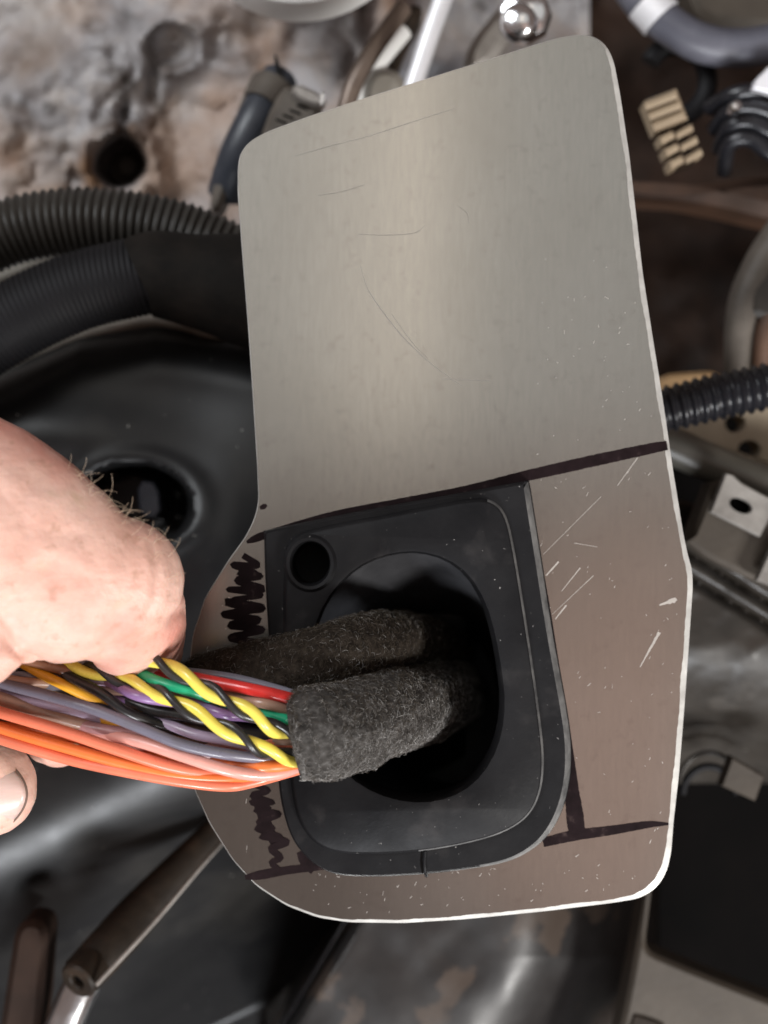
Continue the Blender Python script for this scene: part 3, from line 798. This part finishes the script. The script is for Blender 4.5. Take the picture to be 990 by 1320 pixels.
sm = mm2([Vector(p) for p in SM], 3.5)
ho = add_ring(offset2(hl, -.9), z_pan_top); h1 = add_ring(offset2(hl, -.3), z_pan_top - .15); h2_ = add_ring(hl, z_pan_top - .9); h3 = add_ring(offset2(hl, .2), -2)
so = add_ring(offset2(sm, -1.3), z_pan_top); s0 = add_ring(offset2(sm, -.75), z_pan_top + .55); s1 = add_ring(offset2(sm, -.2), z_pan_top + .45); s2 = add_ring(sm, z_pan_top - .3); s3 = add_ring(offset2(sm, .2), -1.9)
ring_fill(verts, faces, gi_t2, b2, [offset2(hl, -.9), offset2(sm, -1.3)], [ho, so])
for u, v in ((ho, h1), (h1, h2_), (h2_, h3)): bridge(u, v, len(hl))
for u, v in ((so, s0), (s0, s1), (s1, s2), (s2, s3)): bridge(u, v, len(sm))
fl = build('flange', verts, faces, [M['rubber'], M['rubber_lit']], gr, 38)
ng, ni = len(go), len(gi)
for p in fl.data.polygons:      # rim highlight painted as paler rubber on right and lower faces
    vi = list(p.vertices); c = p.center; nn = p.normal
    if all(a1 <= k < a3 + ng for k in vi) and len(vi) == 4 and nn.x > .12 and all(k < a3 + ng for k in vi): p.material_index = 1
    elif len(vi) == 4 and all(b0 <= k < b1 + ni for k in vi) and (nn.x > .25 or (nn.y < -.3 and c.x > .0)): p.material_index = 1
# the boot that runs down behind the plate, leaning to the lower right
bv, bf = [], []
n = len(HOLE)
steps = [(-1.9, 1.0, 0, 0), (-6, .965, 9, 9), (-12, .925, 20, 18), (-20, .88, 29, 25), (-30, .82, 36, 31), (-45, .74, 42, 36), (-75, .60, 46, 40)]
for (z, k, dx, dy) in steps:
    bv.extend([P(p[0], p[1], z) for p in grow(HOLE, k, dx, dy)])
for i in range(len(steps) - 1):
    for k in range(n):
        j = (k + 1) % n
        bf.append((i * n + k, i * n + j, (i + 1) * n + j, (i + 1) * n + k))
bf.append(tuple(range((len(steps) - 1) * n, len(steps) * n)))
build('boot', bv, bf, M['rubber_in'], gr, 50)
sv, sf = [], []
for z, k in ((-1.8, 1.0), (-10, .96), (-22, .9)):
    sv.extend([P(p[0], p[1], z) for p in grow(SM, k, 3 * (1 - k) * 10, 0)])
m = len(SM)
for i in range(2):
    for k in range(m):
        j = (k + 1) % m
        sf.append((i * m + k, i * m + j, (i + 1) * m + j, (i + 1) * m + k))
sf.append(tuple(range(2 * m, 3 * m)))
build('small_sleeve', sv, sf, M['rubber_in'], gr, 50)
# moulded seam and slit on the lower edge
tube('seam', [(548, 1097, z_rim + .1), (547, 1110, z_rim + .05), (548, 1122, z_rim - .1), (550, 1129, 1.2)], M['rubber'], gr, r=2.4, seg=8)
ribbon('slit', [[(543.5, 1098, 1.2), (543, 1112, 1.5), (545, 1126, 1.2)]], M['dark'], gr, z=z_rim + .04)

# ------------------------------------------------------------------ felt wrapped harness
har = thing('wire_harness', P(400, 945, 20), 'bundle of coloured wires fanning out of a grey felt wrapped sleeve', 'wire harness')
bra = thing('felt_branch', P(400, 850, 11), 'brown black felt wrapped cable entering the grommet above the wire bundle', 'cable')
def felt(path, parent, nf, mixw, name='felt_wrap', seed=1, lump=.06, base='felt'):
    rr = random.Random(seed)
    nf = int(nf * 2.4)
    pts, rad = path3(path, 4)
    pts = np.array(pts)
    v, f = sweep(pts, rad, 48)
    nseg = 48
    V = np.array(v).reshape(len(pts), nseg, 3)
    U = np.arange(len(pts))[:, None] / 6.0 + np.zeros((1, nseg)); A = np.arange(nseg)[None, :] / 4.0 + np.zeros((len(pts), 1))
    k = 1 + lump * (fbm(U, A, 4, seed) * 2) + .05 * fbm(U * 3, A * 3, 2, seed + 5)
    V = pts[:, None, :] + (V - pts[:, None, :]) * k[..., None]
    build(name, V.reshape(-1, 3), f, M[base], parent, 60)
    T, N, B = frames(pts)
    sets = {key: ([], []) for key in ('fuzz_dark', 'fuzz_mid', 'fuzz_light')}
    for _ in range(nf):
        i = rr.randrange(2, len(pts) - 2); a = rr.uniform(0, 2 * math.pi)
        kk = k[i, int(a / (2 * math.pi) * nseg) % nseg]
        d = N[i] * math.cos(a) + B[i] * math.sin(a)
        if d[2] < -.45: continue
        t2 = -N[i] * math.sin(a) + B[i] * math.cos(a)
        p = pts[i] + d * rad[i] * kk * .985
        h = rr.uniform(.1, .6) * MM; l = rr.uniform(.35, 1.15) * MM
        th = rr.uniform(0, 2 * math.pi); dirv = T[i] * math.cos(th) + t2 * math.sin(th)
        th2 = th + rr.uniform(-1.6, 1.6); dir2 = T[i] * math.cos(th2) + t2 * math.sin(th2)
        q = [p, p + dirv * l * .4 + d * h, p + dirv * l * .6 + dir2 * l * .35 + d * h * rr.uniform(.6, 1.3), p + dirv * l * .6 + dir2 * l * .8 + d * h * rr.uniform(.0, .9)]
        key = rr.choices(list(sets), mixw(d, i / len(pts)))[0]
        vs_, fs_ = sets[key]
        b = len(vs_); w = rr.uniform(.013, .028) * MM
        s1 = np.cross(q[1] - q[0], d); s1 /= np.linalg.norm(s1) + 1e-12
        for j, pt in enumerate(q):
            ww = w * (1, 1, .9, .5)[j]
            vs_.append(pt + s1 * ww); vs_.append(pt - s1 * ww * .5 + d * ww); vs_.append(pt - s1 * ww * .5 - d * ww)
        for j in range(3):
            for c in range(3):
                e = (c + 1) % 3
                fs_.append((b + 3 * j + c, b + 3 * j + e, b + 3 * j + 3 + e, b + 3 * j + 3 + c))
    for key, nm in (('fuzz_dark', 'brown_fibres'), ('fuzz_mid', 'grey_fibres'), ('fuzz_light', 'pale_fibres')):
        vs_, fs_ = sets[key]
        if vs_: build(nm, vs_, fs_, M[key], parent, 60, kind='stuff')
felt([(379, 950, 22, 48), (384, 949, 22, 54), (394, 947, 22, 57), (408, 944, 22, 58), (435, 939, 19, 59), (470, 928, 14, 56), (500, 918, 7, 54), (525, 911, -4, 52), (550, 903, -20, 49), (572, 897, -40, 45), (588, 893, -66, 40)], har, 9000,
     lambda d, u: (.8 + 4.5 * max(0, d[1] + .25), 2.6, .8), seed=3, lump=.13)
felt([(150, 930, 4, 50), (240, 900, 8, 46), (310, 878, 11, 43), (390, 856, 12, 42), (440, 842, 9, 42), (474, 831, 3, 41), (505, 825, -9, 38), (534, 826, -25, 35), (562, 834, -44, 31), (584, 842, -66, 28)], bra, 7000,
     lambda d, u: (4, .8, .12), seed=8, lump=.13, base='felt_brown')

WR = 7.0
def wire(col, path, label, r=WR, step=5):
    pts, _ = path3([p[:3] for p in path], step)
    rm = r * pxmm(22) * MM
    v, f = sweep(pts, rm, 12)
    return build('wire', v, f, W[col], har, 60, label=label)
def twisted(path, pitch, phase, names):
    A = catmull(path, 4)
    pts = np.array([P(*a[:3]) for a in A])
    T, N, B = frames(pts)
    d = np.concatenate([[0], np.cumsum(np.linalg.norm(np.diff(pts, axis=0), axis=1))])
    wob = .5 * fbm(d / .009, d * 0, 2, int(pitch))
    for k, (col, lab, r, amp) in enumerate(names):
        th = d / (pitch * pxmm(22) * MM) * 2 * math.pi + phase + k * math.pi + wob
        am = amp * pxmm(22) * MM
        q = pts + am * (np.cos(th)[:, None] * N * .9 + np.sin(th)[:, None] * B)
        v, f = sweep(q, r * pxmm(22) * MM, 12)
        build('wire', v, f, W[col], har, 60, label=lab)
twisted([(-60, 800, 15), (60, 824, 17), (150, 838, 22), (200, 851, 24), (240, 873, 26), (280, 896, 27), (320, 918, 28), (355, 940, 26), (412, 958, 19)], 100, 2.6,
        [('yellow', 'upper yellow wire twisted round a black wire', 7.3, 4.6), ('black', 'black wire twisted with the upper yellow wire', 5.2, 7.0)])
twisted([(-60, 830, 16), (50, 850, 17), (125, 866, 21), (180, 883, 24), (225, 904, 26), (272, 930, 27), (310, 950, 27), (345, 969, 25), (405, 984, 19)], 104, 2.0,
        [('yellow', 'lower yellow wire twisted round a black wire', 7.3, 4.6), ('black', 'black wire twisted with the lower yellow wire', 5.2, 7.0)])
fr = random.Random(21)
for k, col in enumerate(['grey', 'brown', 'black', 'lilac', 'tan', 'purple', 'slate', 'black', 'mauve', 'amber', 'tan', 'salmon', 'brown', 'pink', 'orange', 'salmon']):
    t = k / 15
    y0 = 838 + 100 * t; y1 = 900 + 84 * t
    def yy(x): return y0 + (y1 - y0) * ((x + 60) / 460) + 14 * math.sin((x + 60) / 460 * math.pi) * (t - .3)
    pth = [(x, yy(x) + fr.uniform(-7, 7), 16 + fr.uniform(-1.5, 4.0)) for x in (-60, 20, 90, 160, 230, 300, 350)] + [(405, y1, 18)]
    pts, _ = path3(pth, 5)
    v, f = sweep(pts, fr.uniform(6, 7.6) * pxmm(18) * MM, 12)
    build('wire', v, f, W[col], har, 60)
wire('grey', [(-60, 838, 14), (100, 850, 14), (200, 862, 15), (290, 872, 17), (350, 886, 18), (400, 902, 18)], 'thin blue grey wire behind the red wire', 6)
wire('red', [(-60, 826, 15), (80, 842, 16), (160, 856, 19), (220, 868, 20), (280, 880, 22), (330, 890, 24), (372, 900, 23), (405, 912, 20)], 'bright red wire', 8.0)
wire('brown', [(220, 890, 16), (300, 898, 20), (350, 903, 22), (408, 920, 19)], 'dark brown wire under the red wire', 7)
wire('tan', [(-60, 840, 14), (120, 866, 14), (240, 886, 17), (310, 902, 22), (350, 909, 24), (408, 930, 19)], 'tan wire beside the red wire', 7)
wire('green', [(-60, 830, 15), (90, 842, 16), (160, 858, 20), (198, 876, 24), (240, 890, 25), (290, 905, 22), (340, 919, 23), (380, 930, 23), (412, 936, 19)], 'emerald green wire', 7)
wire('purple', [(-60, 834, 15), (60, 850, 16), (130, 874, 19), (175, 896, 25), (215, 904, 24), (250, 908, 22), (290, 921, 24), (330, 926, 21), (408, 948, 18)], 'purple wire between the twisted pairs', 7)
wire('black', [(-60, 825, 15), (40, 845, 16), (90, 872, 20), (130, 893, 22), (165, 918, 22), (210, 935, 20), (300, 958, 18)], 'black wire crossing the bundle diagonally')
wire('amber', [(-60, 826, 15), (10, 846, 17), (60, 872, 20), (100, 892, 20), (140, 914, 18), (185, 940, 16), (250, 970, 15)], 'amber yellow wire diving under the slate wire')
wire('grey', [(-60, 842, 15), (20, 866, 17), (70, 884, 18), (130, 900, 16), (200, 912, 16)], 'blue grey wire below the index finger', 9)
wire('black', [(120, 886, 16), (190, 912, 20), (240, 922, 21), (300, 938, 20), (400, 960, 18)], 'grey black wire under the lower twisted pair', 9)
wire('lilac', [(-60, 846, 15), (40, 878, 16), (120, 908, 17), (195, 926, 19), (250, 946, 22), (300, 956, 22), (345, 968, 20), (400, 980, 18)], 'pale lilac wire')
wire('slate', [(-60, 860, 18), (0, 880, 20), (60, 896, 23), (120, 914, 25), (180, 938, 26), (235, 960, 26), (290, 972, 25), (340, 978, 22), (400, 984, 18)], 'dark slate purple wire across the middle', 7.4)
wire('lilac', [(-60, 872, 17), (0, 894, 19), (50, 906, 20), (110, 922, 19), (170, 940, 18), (240, 962, 17)], 'second lilac wire left of the slate wire', 8)
wire('tan', [(-60, 884, 17), (0, 900, 20), (60, 920, 20), (120, 936, 19), (200, 950, 17)], 'tan brown wire above the orange wires', 9)
wire('brown', [(-60, 892, 18), (0, 908, 19), (70, 926, 19), (140, 940, 17), (220, 950, 16)], 'chestnut brown wire above the orange wires', 8)
wire('mauve', [(-60, 880, 14), (60, 920, 17), (120, 938, 20), (190, 950, 21), (250, 968, 21), (310, 980, 20), (390, 988, 18)], 'dusty mauve wire', 7.6)
wire('purple', [(100, 930, 15), (190, 955, 18), (250, 975, 19), (300, 984, 18), (390, 988, 16)], 'purple wire low in the bundle', 8)
wire('pink', [(40, 925, 15), (120, 944, 19), (180, 956, 23), (240, 976, 25), (290, 992, 25), (330, 999, 23), (362, 996, 21), (395, 984, 18)], 'pale pink wire', 8)
wire('salmon', [(-60, 898, 19), (0, 918, 22), (80, 942, 23), (150, 966, 23), (220, 988, 22), (280, 996, 20), (340, 990, 19), (395, 980, 17)], 'upper salmon orange wire', 7.8)
wire('orange', [(-60, 916, 18), (0, 938, 20), (80, 962, 21), (160, 984, 21), (230, 998, 21), (290, 1002, 20), (340, 998, 18), (395, 988, 16)], 'orange wire between the salmon wires', 7.8)
wire('salmon', [(-60, 928, 17), (0, 952, 20), (90, 979, 20), (170, 996, 21), (240, 1008, 21), (292, 1013, 20), (325, 1008, 18), (390, 990, 15)], 'lowest salmon orange wire', 7.8)
wire('orange', [(180, 962, 17), (250, 980, 20), (310, 986, 22), (350, 988, 22), (395, 984, 18)], 'short orange wire under the pink wire', 9)
wire('mint', [(-60, 934, 14), (0, 950, 16), (30, 959, 15), (70, 962, 12), (150, 955, 10), (300, 960, 12), (395, 975, 16)], 'pale mint wire by the thumb', 8)

# ------------------------------------------------------------------ the hand
hv, hf = [], []
def limb(path, flat=.75, seg=26):
    pts, rad = path3(path, 10)
    v, f = sweep(pts, rad, seg, flat, 'round')
    b = len(hv)
    hv.extend([tuple(x) for x in v]); hf.extend([tuple(i + b for i in q) for q in f])
# index finger: from the knuckle off frame to the bent middle joint, then curled behind the wires
limb([(-430, 660, 20, 200), (-260, 668, 24, 186), (-120, 682, 28, 176), (-40, 698, 30, 166), (20, 716, 31, 148), (75, 736, 31, 126), (118, 748, 31, 110), (150, 753, 30, 88)], .70)
limb([(120, 770, 29, 80), (168, 792, 24, 76), (180, 836, 14, 64), (168, 886, 4, 58), (130, 930, -1, 54), (80, 950, -2, 48)], .8)
limb([(-90, 850, 33, 60), (-30, 842, 35, 50), (8, 828, 36, 36)], .8)
# thumb, nail towards the camera
limb([(-520, 960, 4, 150), (-340, 1000, 4, 118), (-200, 1014, 6, 96), (-110, 1018, 8, 80), (-60, 1016, 8, 76), (-18, 1014, 8, 66)], .78)
# middle, ring and little fingers curled behind, off frame
limb([(-520, 760, -6, 150), (-330, 790, -8, 120), (-180, 820, -10, 96), (-110, 860, -14, 80), (-100, 920, -20, 70), (-160, 960, -22, 62)], .85)
limb([(-560, 820, -22, 140), (-380, 840, -26, 112), (-240, 860, -30, 90), (-180, 900, -34, 76), (-190, 960, -36, 66), (-250, 985, -36, 58)], .85)
limb([(-600, 880, -38, 120), (-440, 890, -42, 96), (-320, 905, -46, 76), (-270, 940, -48, 64), (-290, 985, -50, 56), (-340, 1000, -50, 50)], .85)
# palm and wrist
limb([(-1150, 900, -5, 190), (-900, 880, -5, 215), (-700, 850, -5, 260), (-540, 820, -6, 235), (-420, 790, -4, 185)], .62)
me = bpy.data.meshes.new('hand_tmp'); me.from_pydata(hv, [], hf)
bm = bmesh.new(); bm.from_mesh(me); bmesh.ops.recalc_face_normals(bm, faces=bm.faces); bm.to_mesh(me); bm.free()
tmp = bpy.data.objects.new('hand_tmp', me); C.objects.link(tmp)
rm = tmp.modifiers.new('r', 'REMESH'); rm.mode = 'VOXEL'; rm.voxel_size = .0006; rm.use_smooth_shade = True
sm_ = tmp.modifiers.new('s', 'SMOOTH'); sm_.factor = .5; sm_.iterations = 14
dg = bpy.context.evaluated_depsgraph_get()
hm = bpy.data.meshes.new_from_object(tmp.evaluated_get(dg))
bpy.data.objects.remove(tmp)
bpy.data.meshes.remove(me)
hm.name = 'hand'
hm.materials.clear(); hm.materials.append(M['skin']); hm.shade_smooth()
hand_loc = P(60, 760, 20)
n = len(hm.vertices)
co = np.empty(n * 3); hm.vertices.foreach_get('co', co); co = co.reshape(-1, 3)
nrm = np.empty(n * 3); hm.vertices.foreach_get('normal', nrm); nrm = nrm.reshape(-1, 3)
# soft lumps of flesh and knuckle creases
sx = co[:, 0] / (SC * MM) ; sy = co[:, 1] / (SC * MM)
dz = .55 * fbm(sx / 60, sy / 60, 3, 71) + .22 * fbm(sx / 16, sy / 16, 3, 72)
def groove(line, w, depth, z=32):
    L = catmull(line, 3)
    g = np.array([P(a[0], a[1], z)[:2] for a in L])
    far = np.full(len(co), 1.0)
    box = (co[:, 0] > g[:, 0].min() - .004) & (co[:, 0] < g[:, 0].max() + .004) & (co[:, 1] > g[:, 1].min() - .004) & (co[:, 1] < g[:, 1].max() + .004) & (nrm[:, 2] > -.2)
    ix = np.where(box)[0]
    if len(ix):
        dd = np.sqrt(((co[ix, None, :2] - g[None, :, :]) ** 2).sum(-1)).min(1) / (pxmm(z) * MM)
        dz[ix] -= depth * np.exp(-(dd / w) ** 2)
groove([(-20, 770), (6, 790), (22, 818), (44, 846), (66, 870)], 7, 1.2)
groove([(-6, 792), (4, 806), (6, 826)], 7, 1.3)
groove([(196, 700), (206, 730), (204, 764), (194, 792)], 6, .30)
groove([(214, 706), (226, 738), (224, 770)], 6, .30)
groove([(178, 690), (186, 724), (182, 752)], 6, .18)
groove([(140, 838), (176, 826), (206, 806), (232, 790)], 7, .45)
groove([(60, 618), (52, 650), (58, 690)], 9, .22)
groove([(84, 628), (78, 660), (84, 690)], 8, .18)
groove([(20, 640), (60, 676), (110, 690)], 12, .25)
groove([(30, 740), (80, 730), (130, 742)], 12, .22)
groove([(14, 690), (60, 706), (96, 720)], 10, .16)
groove([(-20, 962), (8, 972), (30, 1000)], 6, .25, 12)
groove([(30, 985), (40, 1010), (34, 1040)], 5, .2, 10)
co = co + nrm * dz[:, None] * MM
co -= np.array(hand_loc)
hm.vertices.foreach_set('co', co.ravel()); hm.update()
hand = bpy.data.objects.new('hand', hm); C.objects.link(hand); hand.location = hand_loc
tags(hand, 'bare hand at the left edge pinching the wires between finger and thumb', 'hand')

# thumb nail: a curved plate lying on the thumb tip, with a dirty rim
def nail(name, cx, cy, rx, ry, zc, h, m, grow_=1.0, lift=0.0):
    verts, faces = [], []
    nu, nv = 18, 14
    for i in range(nu):
        for j in range(nv):
            u = -1 + 2 * i / (nu - 1); v = -1 + 2 * j / (nv - 1)
            # squircle outline, rounder at the free end
            k = (1 - .32 * v * v) if u > 0 else 1
            x = cx + rx * u * k * grow_; y = cy + ry * v * (1 - .22 * max(0, u) ** 2) * grow_
            z = zc + lift - h * (.9 * v * v + .25 * max(0, u) ** 2 + .1 * u)
            verts.append(P(x, y, z))
    for i in range(nu - 1):
        for j in range(nv - 1):
            a = i * nv + j
            faces.append((a, a + 1, a + nv + 1, a + nv))
    o = build(name, verts, faces, m, hand, 60)
    md = o.modifiers.new('thick', 'SOLIDIFY'); md.thickness = .0006; md.offset = -1
    return o
nail('nail', -34, 1024, 68, 50, 14.9, 3.6, M['nail'])
npth = []
for k in range(25):      # grime caught along the free edge
    v = -1 + 2 * k / 24
    u = 1.0
    npth.append((-34 + 68 * (1 - .32 * v * v) + .5, 1024 + 50 * v * .78, 14.9 - 3.6 * (.9 * v * v + .35) - .12))
tube('nail_grime', npth, M['nail_dirt'], hand, r=1.6, seg=8, step=3)

# hairs along the top of the finger
hr = random.Random(5)
hvv, hff = [], []
edge = [(40, 592), (75, 613), (120, 633), (180, 670), (218, 703)]
for k in range(50):
    t = hr.random() ** .8
    x = 66 + 154 * t
    y = np.interp(x, [e[0] for e in edge], [e[1] for e in edge]) + 2 + 46 * hr.random() ** 1.6
    a = hr.uniform(-1.3, -.1); l = hr.uniform(20, 58) * (1.15 - .45 * t)
    cv = hr.choice([hr.uniform(.6, 2.2), hr.uniform(-1.2, 1.0)])
    p, aa = [], a
    px_, py_ = x, y
    for s in range(7):
        p.append((px_, py_, 33 + s * .55 + (0 if y < 650 else .8)))
        px_ += math.cos(aa) * l / 7; py_ += math.sin(aa) * l / 7; aa += cv / 5
    pts = np.array([P(*q) for q in p])
    v, f = sweep(pts, np.linspace(.036, .014, len(pts)) * MM, 5)
    b = len(hvv)
    hvv.extend([tuple(q) for q in v]); hff.extend([tuple(i + b for i in q) for q in f])
build('hair', hvv, hff, M['hair'], hand, 60, kind='stuff')
